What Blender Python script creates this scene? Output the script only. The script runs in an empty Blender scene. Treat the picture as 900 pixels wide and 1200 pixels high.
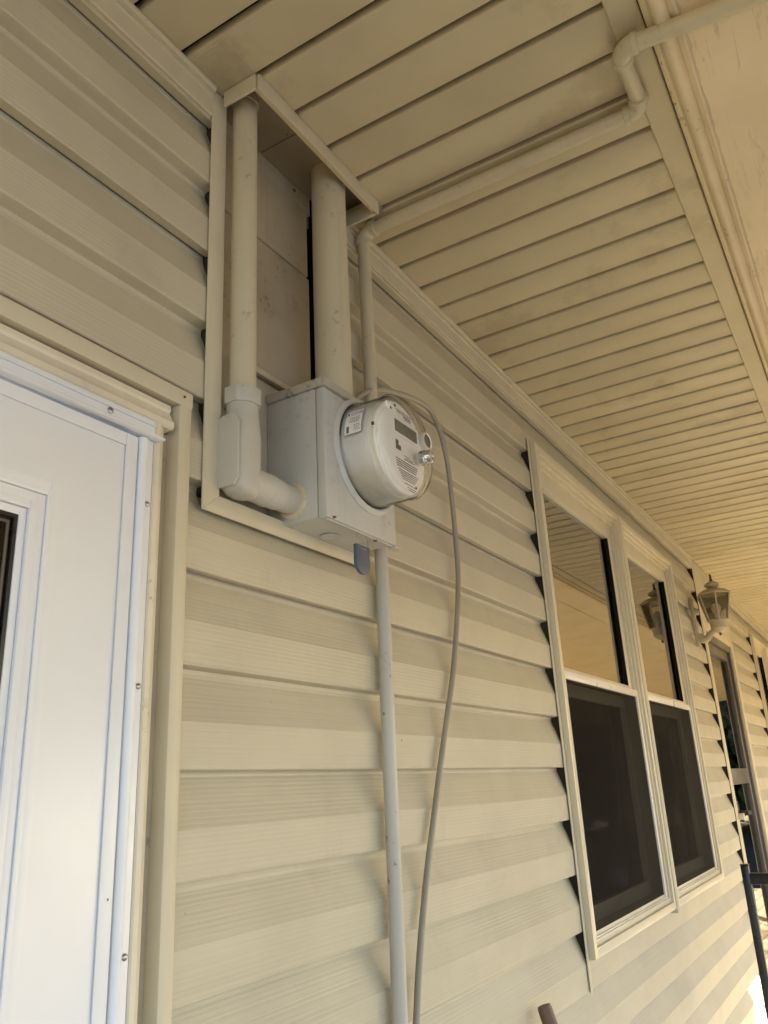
import bpy, math, random
from mathutils import Matrix, Vector
random.seed(7)
sc = bpy.context.scene
col = sc.collection
PI = math.pi

# ---------------------------------------------------------------- camera, world, sun, exposure
F_PX, YAW, PITCH, ROLL = 947.4, 1.03854761, .332319834, -.0509509766
cam_d = bpy.data.cameras.new('camera'); cam = bpy.data.objects.new('camera', cam_d); col.objects.link(cam)
fwd = Vector((math.cos(PITCH)*math.sin(YAW), math.cos(PITCH)*math.cos(YAW), math.sin(PITCH)))
rt = Vector((math.cos(YAW), -math.sin(YAW), 0)); up = rt.cross(fwd)
r2 = rt*math.cos(ROLL)+up*math.sin(ROLL); u2 = -rt*math.sin(ROLL)+up*math.cos(ROLL)
m = Matrix((r2, u2, -fwd)).transposed().to_4x4(); m.translation = Vector((0, -.733, 1.5))
cam.matrix_world = m
cam_d.sensor_fit = 'VERTICAL'; cam_d.sensor_height = 36.0; cam_d.lens = F_PX/1200*36.0
cam_d.clip_start = .02; cam_d.clip_end = 2000
sc.camera = cam
sc.render.resolution_x = 768; sc.render.resolution_y = 1024

SUN = Vector((1.9, -1.25, 1.0)).normalized()
SUN_EL = math.asin(SUN.z); 
w = bpy.data.worlds.new('World'); sc.world = w; w.use_nodes = True
nt = w.node_tree; bg = nt.nodes['Background']
sky = nt.nodes.new('ShaderNodeTexSky'); sky.sky_type = 'NISHITA'; sky.sun_disc = False
sky.sun_elevation = SUN_EL; sky.sun_rotation = math.atan2(SUN.x, SUN.y)
sky.air_density = 1.0; sky.dust_density = 1.0; sky.ozone_density = 2.5
nt.links.new(sky.outputs[0], bg.inputs[0]); bg.inputs[1].default_value = .105
sd = bpy.data.lights.new('sun', 'SUN'); sd.energy = 5.0; sd.angle = math.radians(.55); sd.color = (1.0, .95, .87)
so = bpy.data.objects.new('sun', sd); col.objects.link(so); so.location = (6, -6, 6)
so.rotation_euler = SUN.to_track_quat('Z', 'Y').to_euler()
sc.view_settings.view_transform = 'Standard'; sc.view_settings.look = 'None'
sc.view_settings.exposure = 2.06; sc.view_settings.gamma = 1.0
sc.render.engine = 'CYCLES'
sc.cycles.max_bounces = 10; sc.cycles.diffuse_bounces = 6; sc.cycles.transparent_max_bounces = 16

# ---------------------------------------------------------------- materials
def nodes_of(name):
    mt = bpy.data.materials.new(name); mt.use_nodes = True
    n = mt.node_tree.nodes; return mt, mt.node_tree, n, mt.node_tree.links, n['Principled BSDF']
def mth(t, op, a, b=None, clamp=False):
    n = t.nodes.new('ShaderNodeMath'); n.operation = op; n.use_clamp = clamp
    for i, v in enumerate((a, b)):
        if v is None: continue
        if isinstance(v, (int, float)): n.inputs[i].default_value = v
        else: t.links.new(v, n.inputs[i])
    return n.outputs[0]
def noise(t, pos, scale, detail=3., rough=.55, stretch=(1, 1, 1)):
    mp = t.nodes.new('ShaderNodeMapping'); mp.inputs['Scale'].default_value = stretch
    t.links.new(pos, mp.inputs[0])
    n = t.nodes.new('ShaderNodeTexNoise'); n.inputs['Scale'].default_value = scale
    n.inputs['Detail'].default_value = detail; n.inputs['Roughness'].default_value = rough
    t.links.new(mp.outputs[0], n.inputs['Vector']); return n.outputs[0]
def mixc(t, fac, a, b):
    n = t.nodes.new('ShaderNodeMix'); n.data_type = 'RGBA'
    if isinstance(fac, (int, float)): n.inputs[0].default_value = fac
    else: t.links.new(fac, n.inputs[0])
    for i, v in ((6, a), (7, b)):
        if isinstance(v, tuple): n.inputs[i].default_value = (*v, 1)
        else: t.links.new(v, n.inputs[i])
    return n.outputs[2]
def smooth(t, v, lo, hi):
    n = t.nodes.new('ShaderNodeMapRange'); n.interpolation_type = 'SMOOTHSTEP'
    n.inputs[1].default_value = lo; n.inputs[2].default_value = hi
    t.links.new(v, n.inputs[0]); return n.outputs[0]
def paint(name, c, rough=.5, mott=.10, speck=.5, grain=None, dirt=None, bump=.12, metal=0., cracks=False, spec=.5, peel=0., streak=0., var=.07):
    """painted or moulded surface: mottling, fine specks of dirt, optional wood grain relief"""
    mt, t, n, l, bs = nodes_of(name)
    pos = n.new('ShaderNodeNewGeometry').outputs['Position']
    big = noise(t, pos, 4.5, 4, .6)
    dark = tuple(x*(1-mott*2) for x in c)
    cc = mixc(t, smooth(t, big, .35, .72), c, dark)
    if streak:
        s_ = noise(t, pos, 1., 4, .6, (26, 26, 2.2))
        cc = mixc(t, mth(t, 'MULTIPLY', smooth(t, s_, .52, .75), streak), cc, tuple(x*.55 for x in c))
    if dirt:
        dn = noise(t, pos, dirt[1], 6, .7)
        cc = mixc(t, mth(t, 'MULTIPLY', smooth(t, dn, dirt[2], dirt[2]+.10), dirt[3]), cc, dirt[0])
    if peel:
        pn = noise(t, pos, 70, 5, .65); pb = noise(t, pos, 9, 2, .5)
        f = mth(t, 'MULTIPLY', smooth(t, pn, .60, .64), smooth(t, pb, .50, .60))
        cc = mixc(t, mth(t, 'MULTIPLY', f, peel), cc, (.16, .12, .085))
    if speck:
        vo = n.new('ShaderNodeTexVoronoi'); vo.inputs['Scale'].default_value = 38; l.new(pos, vo.inputs['Vector'])
        rn = n.new('ShaderNodeSeparateColor'); l.new(vo.outputs['Color'], rn.inputs[0])
        keep = mth(t, 'LESS_THAN', rn.outputs[0], .16*speck)
        size = mth(t, 'MULTIPLY', rn.outputs[1], .075)
        dot = mth(t, 'MULTIPLY', mth(t, 'LESS_THAN', vo.outputs['Distance'], size), keep)
        cc = mixc(t, mth(t, 'MULTIPLY', dot, .8), cc, (.05, .042, .03))
    h = noise(t, pos, 160, 3, .6)
    h = mth(t, 'MULTIPLY', h, bump)
    if grain:
        g = noise(t, pos, 1., 3, .6, grain[:3])
        lines = n.new('ShaderNodeTexWave'); lines.wave_type = 'BANDS'; lines.bands_direction = 'Z'
        lines.inputs['Scale'].default_value = grain[4]; lines.inputs['Distortion'].default_value = 1.6
        lines.inputs['Detail'].default_value = 2.5; lines.inputs['Detail Scale'].default_value = .5
        mp = n.new('ShaderNodeMapping'); mp.inputs['Scale'].default_value = (.03, .0, 1); l.new(pos, mp.inputs[0]); l.new(mp.outputs[0], lines.inputs['Vector'])
        fade = smooth(t, noise(t, pos, 1, 3, .5, (1.6, 1, 11)), .30, .62)
        lw = mth(t, 'MULTIPLY', lines.outputs['Fac'], fade)
        gg = mth(t, 'ADD', mth(t, 'MULTIPLY', g, .85), mth(t, 'MULTIPLY', lw, .30))
        h = mth(t, 'ADD', h, mth(t, 'MULTIPLY', gg, grain[3]))
        cc = mixc(t, mth(t, 'MULTIPLY', smooth(t, gg, .25, .85), .24), cc, tuple(x*.62 for x in c))
    if cracks:
        cn = noise(t, pos, 1., 4, .6, (2.2, 42, 42))
        a = mth(t, 'ABSOLUTE', mth(t, 'SUBTRACT', cn, .5))
        ms = smooth(t, noise(t, pos, 5, 3, .5), .48, .60)
        f = mth(t, 'MULTIPLY', mth(t, 'SUBTRACT', 1., smooth(t, a, .0015, .007)), ms)
        cc = mixc(t, mth(t, 'MULTIPLY', f, .28), cc, (.22, .15, .09))
        h = mth(t, 'SUBTRACT', h, mth(t, 'MULTIPLY', f, .6))
        fg = noise(t, pos, 1., 3, .6, (5, 120, 120)); h = mth(t, 'ADD', h, mth(t, 'MULTIPLY', fg, .45))
    oi = n.new('ShaderNodeObjectInfo'); hs = n.new('ShaderNodeHueSaturation'); l.new(cc, hs.inputs['Color'])
    l.new(mth(t, 'ADD', mth(t, 'MULTIPLY', oi.outputs['Random'], var), 1.-var*.5), hs.inputs['Value']); cc = hs.outputs[0]
    l.new(cc, bs.inputs['Base Color'])
    b = n.new('ShaderNodeBump'); b.inputs['Strength'].default_value = .5; b.inputs['Distance'].default_value = .0012
    l.new(h, b.inputs['Height']); l.new(b.outputs[0], bs.inputs['Normal'])
    rn2 = mth(t, 'ADD', mth(t, 'MULTIPLY', noise(t, pos, 12, 4), .25), rough-.12)
    l.new(rn2, bs.inputs['Roughness']); bs.inputs['Metallic'].default_value = metal
    bs.inputs['Specular IOR Level'].default_value = spec
    return mt
def glass(name, tint=(.96, .97, .97), ior=1.9, rough=.0, wob=0.):
    """thin pane: clear transmission plus a mirror reflection that follows Fresnel"""
    mt, t, n, l, bs = nodes_of(name); n.remove(bs)
    tr = n.new('ShaderNodeBsdfTransparent'); tr.inputs[0].default_value = (*tint, 1)
    gl = n.new('ShaderNodeBsdfGlossy'); gl.inputs['Roughness'].default_value = rough
    fr = n.new('ShaderNodeFresnel'); fr.inputs[0].default_value = ior
    if wob:
        pos = n.new('ShaderNodeNewGeometry').outputs['Position']
        b = n.new('ShaderNodeBump'); b.inputs['Strength'].default_value = wob; b.inputs['Distance'].default_value = .003
        l.new(noise(t, pos, 9, 2, .5), b.inputs['Height']); l.new(b.outputs[0], gl.inputs['Normal'])
    mx = n.new('ShaderNodeMixShader'); l.new(fr.outputs[0], mx.inputs[0]); l.new(tr.outputs[0], mx.inputs[1]); l.new(gl.outputs[0], mx.inputs[2])
    l.new(mx.outputs[0], n['Material Output'].inputs[0]); return mt
def screen(name, c=(.014, .012, .010), dens=.50):
    """woven insect screen: too fine to build thread by thread"""
    mt, t, n, l, bs = nodes_of(name)
    bs.inputs['Base Color'].default_value = (*c, 1); bs.inputs['Roughness'].default_value = .9; bs.inputs['Specular IOR Level'].default_value = .1
    tr = n.new('ShaderNodeBsdfTransparent'); mx = n.new('ShaderNodeMixShader'); mx.inputs[0].default_value = dens
    l.new(tr.outputs[0], mx.inputs[1]); l.new(bs.outputs[0], mx.inputs[2]); l.new(mx.outputs[0], n['Material Output'].inputs[0]); return mt

SAND = (.555, .503, .368)
M = {}
M['siding'] = paint('vinyl_siding', SAND, .52, .05, .30, grain=(3.0, 60, 330, .9, 52.), dirt=((.33, .28, .20), 4, .58, .18))
M['trim'] = paint('beige_trim', (.59, .533, .388), .42, .04, .35, bump=.05, streak=.18)
M['soffit'] = paint('soffit_aluminium', (.53, .468, .318), .40, .05, .35, bump=.04, dirt=((.30, .24, .15), 3.3, .56, .38), var=.13)
M['plywood'] = paint('cream_painted_plywood', (.80, .68, .475), .5, .05, .15, cracks=True)
M['moulding'] = paint('cream_painted_moulding', (.74, .63, .44), .45, .06, .4, bump=.5, peel=.6)
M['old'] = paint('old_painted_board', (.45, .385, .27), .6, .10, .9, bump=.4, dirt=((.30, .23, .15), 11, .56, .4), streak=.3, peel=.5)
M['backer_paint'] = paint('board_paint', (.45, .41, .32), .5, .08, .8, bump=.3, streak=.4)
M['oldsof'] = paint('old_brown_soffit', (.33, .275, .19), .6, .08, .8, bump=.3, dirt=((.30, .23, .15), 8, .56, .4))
M['pipe'] = paint('painted_conduit', (.55, .495, .355), .42, .05, .7, bump=.3, peel=.35, streak=.2, dirt=((.42, .35, .25), 22, .64, .4))
M['pipegrey'] = paint('grey_conduit_paint', (.52, .50, .435), .40, .06, .8, bump=.35, peel=.8, streak=.25)
M['box'] = paint('painted_steel_box', (.54, .54, .50), .36, .05, .8, bump=.2, peel=.15, dirt=((.30, .26, .19), 8, .55, .45), streak=.12)
M['boxtop'] = paint('weathered_box_cap', (.50, .45, .37), .5, .12, 1.2, bump=.4, dirt=((.16, .12, .09), 26, .54, .8), peel=.9)
M['white'] = paint('white_door_paint', (.79, .815, .85), .32, .02, .35, bump=.05)
M['wood'] = paint('cream_wood_paint', (.76, .70, .55), .5, .07, .6, bump=.6, peel=.4, streak=.35)
M['winvinyl'] = paint('window_vinyl', (.67, .60, .43), .35, .03, .25, bump=.03)
M['winwhite'] = paint('screen_frame_white', (.78, .73, .64), .30, .03, .3, bump=.03)
M['shade_black'] = paint('gap_shade_strip', (.05, .044, .035), .9, .1, 0, spec=.1)
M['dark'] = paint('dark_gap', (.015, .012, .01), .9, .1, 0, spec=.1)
M['bronze'] = paint('dark_storm_frame', (.10, .085, .072), .35, .05, .2, bump=.05)
M['black'] = paint('black_metal', (.018, .018, .02), .28, .05, .1, bump=.05)
M['metergrey'] = paint('meter_grey_body', (.82, .82, .82), .25, .04, .3, bump=.04, dirt=((.55, .55, .55), 9, .56, .4))
M['face'] = paint('meter_face', (.95, .92, .85), .35, .0, .0, bump=.02)
M['print'] = paint('dark_print', (.06, .055, .05), .5, 0, 0, bump=0)
M['redprint'] = paint('red_print', (.45, .10, .07), .5, 0, 0, bump=0)
M['lcd'] = paint('display_glass', (.085, .085, .06), .12, .05, 0, bump=0)
M['chrome'] = paint('silver_plastic', (.62, .62, .62), .16, .05, .0, bump=0, metal=.9)
M['steel'] = paint('steel_screw', (.45, .45, .45), .3, .05, .0, bump=0, metal=1.)
M['rust'] = paint('rusty_steel', (.20, .11, .06), .7, .2, .0, bump=.3)
M['tag'] = paint('blue_grey_tag', (.085, .11, .15), .4, .04, .0, bump=.05)
M['cable'] = paint('grey_cable', (.35, .315, .245), .42, .06, .6, bump=.1, streak=.3)
M['lampmetal'] = paint('cream_cast_lamp', (.48, .41, .27), .4, .10, .6, bump=.3, dirt=((.36, .28, .18), 30, .58, .5))
M['stick'] = paint('brown_wood_handle', (.17, .095, .05), .5, .15, .8, bump=.3, streak=.5)
M['curtain'] = paint('brown_curtain', (.30, .17, .07), .8, .1, 0)
M['room'] = paint('dim_room', (.16, .12, .08), .8, .1, 0)
M['blind'] = paint('pale_roller_blind', (.60, .54, .41), .8, .03, 0, bump=0)
M['floor'] = paint('porch_boards', (.86, .64, .30), .55, .06, .6, bump=.4)
M['absorber'] = paint('dark_absorber', (.06, .053, .04), .9, .1, .2)
M['cool_bounce'] = paint('cool_reflector', (.49, .54, .61), .8, .08, .3)
M['dark_strip'] = paint('dark_strip_paint', (.055, .042, .03), .9, .2, .3, bump=1.)
M['bulb'] = paint('lamp_bulb', (.80, .78, .72), .2, 0, 0, bump=0)
M['caulk'] = paint('white_caulk', (.66, .57, .41), .5, .05, .6, bump=.6)
M['glass'] = glass('window_glass', (.90, .91, .88), 7.5, .0, .0)
M['lowglass'] = glass('lower_window_glass', (.80, .80, .78), 1.5, .0, .0)
M['doorglass'] = glass('storm_glass', (.86, .88, .88), 1.7, .0, .0)
M['clear'] = glass('clear_meter_cover', (1., 1., .99), 1.45, .01)
mt = M['clear']; n = mt.node_tree.nodes; l = mt.node_tree.links; old_ = n['Material Output'].inputs[0].links[0].from_socket
df = n.new('ShaderNodeBsdfDiffuse'); df.inputs[0].default_value = (.85, .84, .80, 1); m2 = n.new('ShaderNodeMixShader'); m2.inputs[0].default_value = .05
l.new(old_, m2.inputs[1]); l.new(df.outputs[0], m2.inputs[2]); l.new(m2.outputs[0], n['Material Output'].inputs[0])
M['lampglass'] = glass('lantern_glass', (.84, .82, .70), 1.9, .12, .4)
M['screen'] = screen('insect_screen')
mt, t, n, l, bs = nodes_of('dry_ground'); pos = n.new('ShaderNodeNewGeometry').outputs['Position']
l.new(mixc(t, smooth(t, noise(t, pos, 1.3, 6, .7), .4, .62), (.58, .41, .17), (.46, .31, .11)), bs.inputs['Base Color']); bs.inputs['Roughness'].default_value = .95
M['ground'] = mt
M['leaf'] = paint('tree_foliage', (.075, .10, .035), .6, .3, 0)
M['bark'] = paint('tree_bark', (.14, .11, .085), .8, .2, 0)

# ---------------------------------------------------------------- mesh builder
class MB:
    def __init__(s): s.v = []; s.f = []
    def add(s, v, f):
        o = len(s.v); s.v += [tuple(p) for p in v]; s.f += [tuple(i+o for i in q) for q in f]; return s
    def box(s, x0, x1, y0, y1, z0, z1):
        v = [(x, y, z) for x in (x0, x1) for y in (y0, y1) for z in (z0, z1)]
        return s.add(v, [(0, 1, 3, 2), (4, 6, 7, 5), (0, 4, 5, 1), (2, 3, 7, 6), (0, 2, 6, 4), (1, 5, 7, 3)])
    def loft(s, rings, cap=True, close=True):
        n_ = len(rings[0]); v = [p for r in rings for p in r]; f = []
        for i in range(len(rings)-1):
            for j in range(n_ if close else n_-1):
                k = (j+1) % n_; f.append((i*n_+j, i*n_+k, (i+1)*n_+k, (i+1)*n_+j))
        if cap and close: f.append(tuple(range(n_))[::-1]); f.append(tuple((len(rings)-1)*n_+j for j in range(n_)))
        return s.add(v, f)
    def ext(s, prof, axis, a, b, close=True):
        """profile of 2D points carried along an axis; 'x' -> (y,z), 'y' -> (x,z), 'z' -> (x,y)"""
        def P(p, t_): return {'x': (t_, p[0], p[1]), 'y': (p[0], t_, p[1]), 'z': (p[0], p[1], t_)}[axis]
        return s.loft([[P(p, a) for p in prof], [P(p, b) for p in prof]], cap=close, close=close)
    def tube(s, path, r, n_=20, cap=True):
        path = [Vector(p) for p in path]; rs = r if isinstance(r, (list, tuple)) else [r]*len(path)
        rings = []; prev = None
        for i, p in enumerate(path):
            d = (path[min(i+1, len(path)-1)]-path[max(i-1, 0)]).normalized()
            if prev is None:
                a = Vector((0, 0, 1)) if abs(d.z) < .9 else Vector((1, 0, 0)); u = d.cross(a).normalized()
            else: u = (prev-d*prev.dot(d)).normalized()
            prev = u; v = d.cross(u)
            rings.append([p+(u*math.cos(k*2*PI/n_)+v*math.sin(k*2*PI/n_))*rs[i] for k in range(n_)])
        return s.loft(rings, cap)
    def lathe(s, c, ax, prof, n_=48):
        """profile of (distance along axis, radius)"""
        c = Vector(c); ax = Vector(ax).normalized(); a = Vector((0, 0, 1)) if abs(ax.z) < .9 else Vector((1, 0, 0))
        u = ax.cross(a).normalized(); v = ax.cross(u)
        return s.loft([[c+ax*h+(u*math.cos(k*2*PI/n_)+v*math.sin(k*2*PI/n_))*max(r, 1e-5) for k in range(n_)] for h, r in prof])
def thing(name, label, cat, loc=(0, 0, 0), group=None, kind=None):
    o = bpy.data.objects.new(name, None); col.objects.link(o); o.location = loc; o.empty_display_size = .1
    o['label'] = label; o['category'] = cat
    if group: o['group'] = group
    if kind: o['kind'] = kind
    return o
def obj(name, mb, mat, parent=None, label=None, bevel=0., cat=None, kind=None, group=None, ang=35):
    me = bpy.data.meshes.new(name); me.from_pydata(mb.v, [], mb.f); me.update()
    me.materials.append(M[mat] if isinstance(mat, str) else mat)
    me.polygons.foreach_set('use_smooth', [True]*len(me.polygons))
    import bmesh
    b = bmesh.new(); b.from_mesh(me); bmesh.ops.recalc_face_normals(b, faces=b.faces)
    if bevel:
        es = [e for e in b.edges if len(e.link_faces) == 2 and e.calc_face_angle(0) > .6]
        bmesh.ops.bevel(b, geom=es, offset=bevel, segments=2, profile=.6, affect='EDGES', clamp_overlap=True)
    b.to_mesh(me); b.free()
    me.polygons.foreach_set('use_smooth', [True]*len(me.polygons))
    me.set_sharp_from_angle(angle=math.radians(ang))
    o = bpy.data.objects.new(name, me); col.objects.link(o)
    if parent is not None:
        o.parent = parent
        top = parent
        off = Vector((0, 0, 0))
        while top is not None and top.type == 'EMPTY': off = off+top.location; top = top.parent
        o.matrix_parent_inverse = Matrix.Translation(-off) if parent.type == 'EMPTY' else Matrix.Identity(4)
    if label: o['label'] = label
    if cat: o['category'] = cat
    if kind: o['kind'] = kind
    if group: o['group'] = group
    return o
def arc(c, u, v, r, a0, a1, n_=10):
    c, u, v = Vector(c), Vector(u), Vector(v)
    return [c+(u*math.cos(a0+(a1-a0)*i/n_)+v*math.sin(a0+(a1-a0)*i/n_))*r for i in range(n_+1)]
def crom(pts, k=8):
    pts = [Vector(p) for p in pts]; out = []
    for i in range(len(pts)-1):
        p0, p1, p2, p3 = pts[max(i-1, 0)], pts[i], pts[i+1], pts[min(i+2, len(pts)-1)]
        for j in range(k):
            t_ = j/k; out.append(.5*((2*p1)+(p2-p0)*t_+(2*p0-5*p1+4*p2-p3)*t_*t_+(3*p1-p0-3*p2+p3)*t_**3))
    return out+[pts[-1]]

# ---------------------------------------------------------------- ground, porch floor, roof, wall
ZS = 2.6                                   # height of the soffit
g = MB().add([(-400, -400, -.45), (400, -400, -.45), (400, 400, -.45), (-400, 400, -.45)], [(0, 1, 2, 3)])
obj('ground', g, 'ground', kind='structure', label='dry grass ground in front of the porch')
fl = bpy.data.objects.new('porch_floor', None); col.objects.link(fl); fl['kind'] = 'structure'; fl['label'] = 'porch floor of long tan boards'
first = None
for k in range(13):
    if first is None:
        first = obj('floor_board', MB().box(-1.5, 13, .0, -.135, -.03, 0), 'floor', fl, bevel=.003); first.location.y = .04
    else:
        c = first.copy(); col.objects.link(c); c.parent = fl; c.location.y = .04-k*.14
absorber = obj('floor_absorber', MB().box(-1.4, 3.6, -1.68, -.02, .0015, .009), 'absorber', label='added dark sheet on the porch floor, unseen, cuts bounced light', cat='absorber', bevel=.003)  # added out of view so the left floor bounces less light
yd = obj('bounce_panel', MB().add([(-60, -40, -.446), (3.5, -40, -.446), (3.5, -1.9, -.446), (-60, -1.9, -.446)], [(0, 1, 2, 3)]), 'cool_bounce', kind='structure', label='added pale ground sheet, unseen, bounces cool light at the left')  # added out of view as a cool reflector for the left side
front_strip = obj('bounce_blocker', MB().add([(-60, -4.9, -.438), (60, -4.9, -.438), (60, -1.77, -.438), (-60, -1.77, -.438)], [(0, 1, 2, 3)]), 'dark_strip', kind='structure', label='added dark ground sheet, unseen, cuts light bounced up from below')  # added out of view to keep nearby ground from lighting the undersides
obj('floor_joist', MB().box(-1.5, 13, .04, -1.76, -.45, -.032), 'bronze', fl)

wall = thing('house_wall', 'beige vinyl clapboard wall of the house under the porch roof', 'wall', (1.6, 0, 0))
PITCHZ, ZB, DP = .1255, .2805, .0212       # height of one course, lowest butt, depth of the lap
def siding_profile(z0):
    P_ = PITCHZ; pr = []
    pr += [(.0172, z0+.0015), (.0020, z0-.0002), (.0003, z0+.0012), (0, z0+.0035), (0, z0+.0575), (.0006, z0+.0588)]
    pr += [(DP*.60, z0+P_*.74), (DP, z0+P_-.012), (DP+.0006, z0+P_-.007), (DP-.0010, z0+P_-.0015)]
    pr += [(.0045, z0+P_), (.0014, z0+P_+.0008), (.0001, z0+P_+.0035), (0, z0+P_+.0575), (.0006, z0+P_+.0588)]
    pr += [(DP*.60, z0+P_*1.74), (DP+.0005, z0+2*P_-.008), (DP+.0015, z0+2*P_+.020)]
    return pr
def clip(pr, lo, hi):
    out = []
    for (y0, z0), (y1, z1) in zip(pr, pr[1:]):
        if max(z0, z1) < lo or min(z0, z1) > hi: continue
        def at(z): return (y0+(y1-y0)*(z-z0)/(z1-z0), z) if abs(z1-z0) > 1e-6 else (y0, z)
        a = (y0, z0) if lo <= z0 <= hi else at(min(max(z0, lo), hi)); b = (y1, z1) if lo <= z1 <= hi else at(min(max(z1, lo), hi))
        if not out or out[-1] != a: out.append(a)
        out.append(b)
    return out
REG = [(-1.5, .771, 2.020, ZS), (.712, .771, 1.885, 2.020), (.712, 2.0848, .05, 1.885), (1.12, 2.0848, 1.885, ZS),
       (2.0848, 3.81, .05, 1.095), (2.0848, 3.81, 2.443, ZS), (3.81, 4.4305, .05, ZS), (5.345, 6.284, .05, ZS), (6.284, 7.6, .05, 1.10), (6.284, 7.6, 2.445, ZS), (7.6, 13, .05, ZS)]
for (xa, xb, za, zb) in REG:
    k = 0
    while True:
        z0 = ZB-2*PITCHZ+k*2*PITCHZ; k += 1
        if z0 > zb: break
        if z0+2*PITCHZ < za: continue
        pr = clip(siding_profile(z0), za, zb)
        if len(pr) < 2: continue
        nseg = max(1, int((xb-xa)/.12)); mb = MB(); wob = random.uniform(-.0010, .0010); ph = random.uniform(0, 6)
        rings = [[(xa+(xb-xa)*i/nseg, y+(abs(wob)*math.sin(i*.7+ph) if 0 < i < nseg else 0), z+(wob*math.sin(i*.45+ph*1.7) if 0 < i < nseg else 0)) for y, z in pr] for i in range(nseg+1)]
        mb.loft(rings, cap=False, close=False)
        obj('siding_panel', mb, 'siding', wall, ang=9)
# sheathing behind the siding, left open where the windows and doors stand
sh = MB()
for (xa, xb, za, zb) in [(-1.5, .66, 2.02, 2.9), (.66, .76, 0, 2.9), (.76, 1.16, 0, 1.88), (1.16, 2.06, 0, 2.9), (2.06, 3.84, 0, 1.05), (2.06, 3.84, 2.46, 2.9), (3.84, 4.45, 0, 2.9),
                         (4.45, 5.34, 2.25, 2.9), (5.34, 6.22, 0, 2.9), (6.22, 7.64, 0, 1.05), (6.22, 7.64, 2.46, 2.9), (7.64, 13, 0, 2.9)]:
    sh.box(xa, xb, .042, .10, za, zb)
obj('sheathing', sh, 'dark', wall)
# rooms behind the openings
def room(x0, x1, z0, z1):
    r = MB(); y0, y1 = .101, 1.9
    r.box(x0-.2, x0-.17, y0, y1, z0-.1, z1+.1).box(x1+.17, x1+.2, y0, y1, z0-.1, z1+.1).box(x0-.2, x1+.2, y1, y1+.03, z0-.1, z1+.1)
    r.box(x0-.2, x1+.2, y0, y1, z0-.13, z0-.1).box(x0-.2, x1+.2, y0, y1, z1+.1, z1+.13)
    obj('room_lining', r, 'room', wall)
room(2.1, 3.8, .6, 2.5); room(4.5, 5.3, 0, 2.3); room(6.3, 7.6, .6, 2.5)
# top trim under the soffit: an F-shaped strip with ribs
def toptrim(xa, xb):
    pr = [(.012, 2.545), (-.004, 2.543), (-.0055, 2.546), (-.0055, 2.578), (-.0085, 2.579), (-.0085, 2.5835), (-.0055, 2.5845), (-.0055, 2.589), (-.0105, 2.590), (-.0125, 2.594), (-.0125, 2.5995), (.012, 2.5995)]
    obj('crown_trim', MB().ext(pr, 'x', xa, xb), 'trim', wall, ang=25)
toptrim(-1.5, .756); toptrim(1.13, 4.425); toptrim(5.37, 13)

# frame strips round the recess
def jstrip_v(x0, x1, z0, z1, y=-.0042, name='recess_trim', mat='trim', par=None, side=1, back=.03):
    """folded channel: a thin face lip, open towards the siding, with one return to the wall (side 1: return on the +X edge)"""
    a, b, s_ = (x0, x1, 1) if side > 0 else (x1, x0, -1)
    pr = [(a, y+.0022), (a+s_*.0004, y+.0004), (a+s_*.002, y-.0004), (a+s_*(x1-x0)*.5, y-.0010), (b-s_*.004, y-.0004), (b-s_*.0008, y+.0006), (b, y+.003), (b, back), (b-s_*.0012, back), (b-s_*.0012, y+.0034), (b-s_*.003, y+.0020), (a+s_*.0012, y+.0022)]
    return obj(name, MB().ext(pr, 'z', z0, z1), mat, par or wall, ang=40)
def jstrip_h(x0, x1, z0, z1, y=-.0042, name='recess_trim', mat='trim', par=None, side=1, back=.03):
    a, b, s_ = (z0, z1, 1) if side > 0 else (z1, z0, -1)
    pr = [(y+.0022, a), (y+.0004, a+s_*.0004), (y-.0004, a+s_*.002), (y-.0010, a+s_*(z1-z0)*.5), (y-.0004, b-s_*.004), (y+.0006, b-s_*.0008), (y+.003, b), (back, b), (back, b-s_*.0012), (y+.0034, b-s_*.0012), (y+.0020, b-s_*.003), (y+.0022, a+s_*.0012)]
    return obj(name, MB().ext(pr, 'x', x0, x1), mat, par or wall, ang=40)
def mitre(o, fn):
    for v in o.data.vertices: v.co = fn(v.co.copy())
    o.data.update(); return o
def m1(c):
    if c.z < 2: c.z = 1.871+max(0, (c.x-.757))*(.028/.034)+.0002
    return c
def m2(c):
    if c.x < 1: c.x = .757+max(0, (c.z-1.871))*(.034/.028)+.0002
    return c
mitre(jstrip_v(.757, .791, 1.8995, 2.598), m1)
mitre(jstrip_h(.757, 1.172, 1.871, 1.899, name='recess_trim'), m2)
# the old board wall in the recess
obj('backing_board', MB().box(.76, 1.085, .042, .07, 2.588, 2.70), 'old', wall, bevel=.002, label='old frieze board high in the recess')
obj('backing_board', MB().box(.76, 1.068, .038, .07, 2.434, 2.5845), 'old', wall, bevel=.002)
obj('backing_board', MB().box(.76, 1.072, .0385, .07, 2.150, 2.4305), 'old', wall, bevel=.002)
obj('backing_board', MB().box(.76, 1.16, .029, .06, 1.88, 2.146), 'backer_paint', wall, bevel=.002, label='lighter backing board beside the meter box')
obj('drip_ledge', MB().ext([(.03, 2.160), (.018, 2.158), (.015, 2.151), (.018, 2.147), (.03, 2.150)], 'x', .86, .985), 'pipe', wall, bevel=.001)
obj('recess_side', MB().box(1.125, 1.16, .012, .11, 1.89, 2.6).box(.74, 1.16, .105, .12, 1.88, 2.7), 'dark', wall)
for (x, z) in ((1.022, 2.603), (.90, 2.475)):
    obj('nail_head', MB().lathe((x, .0335, z), (0, -1, 0), [(0, .004), (.0015, .004), (.002, .0015)], 12), 'rust', wall)

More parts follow.
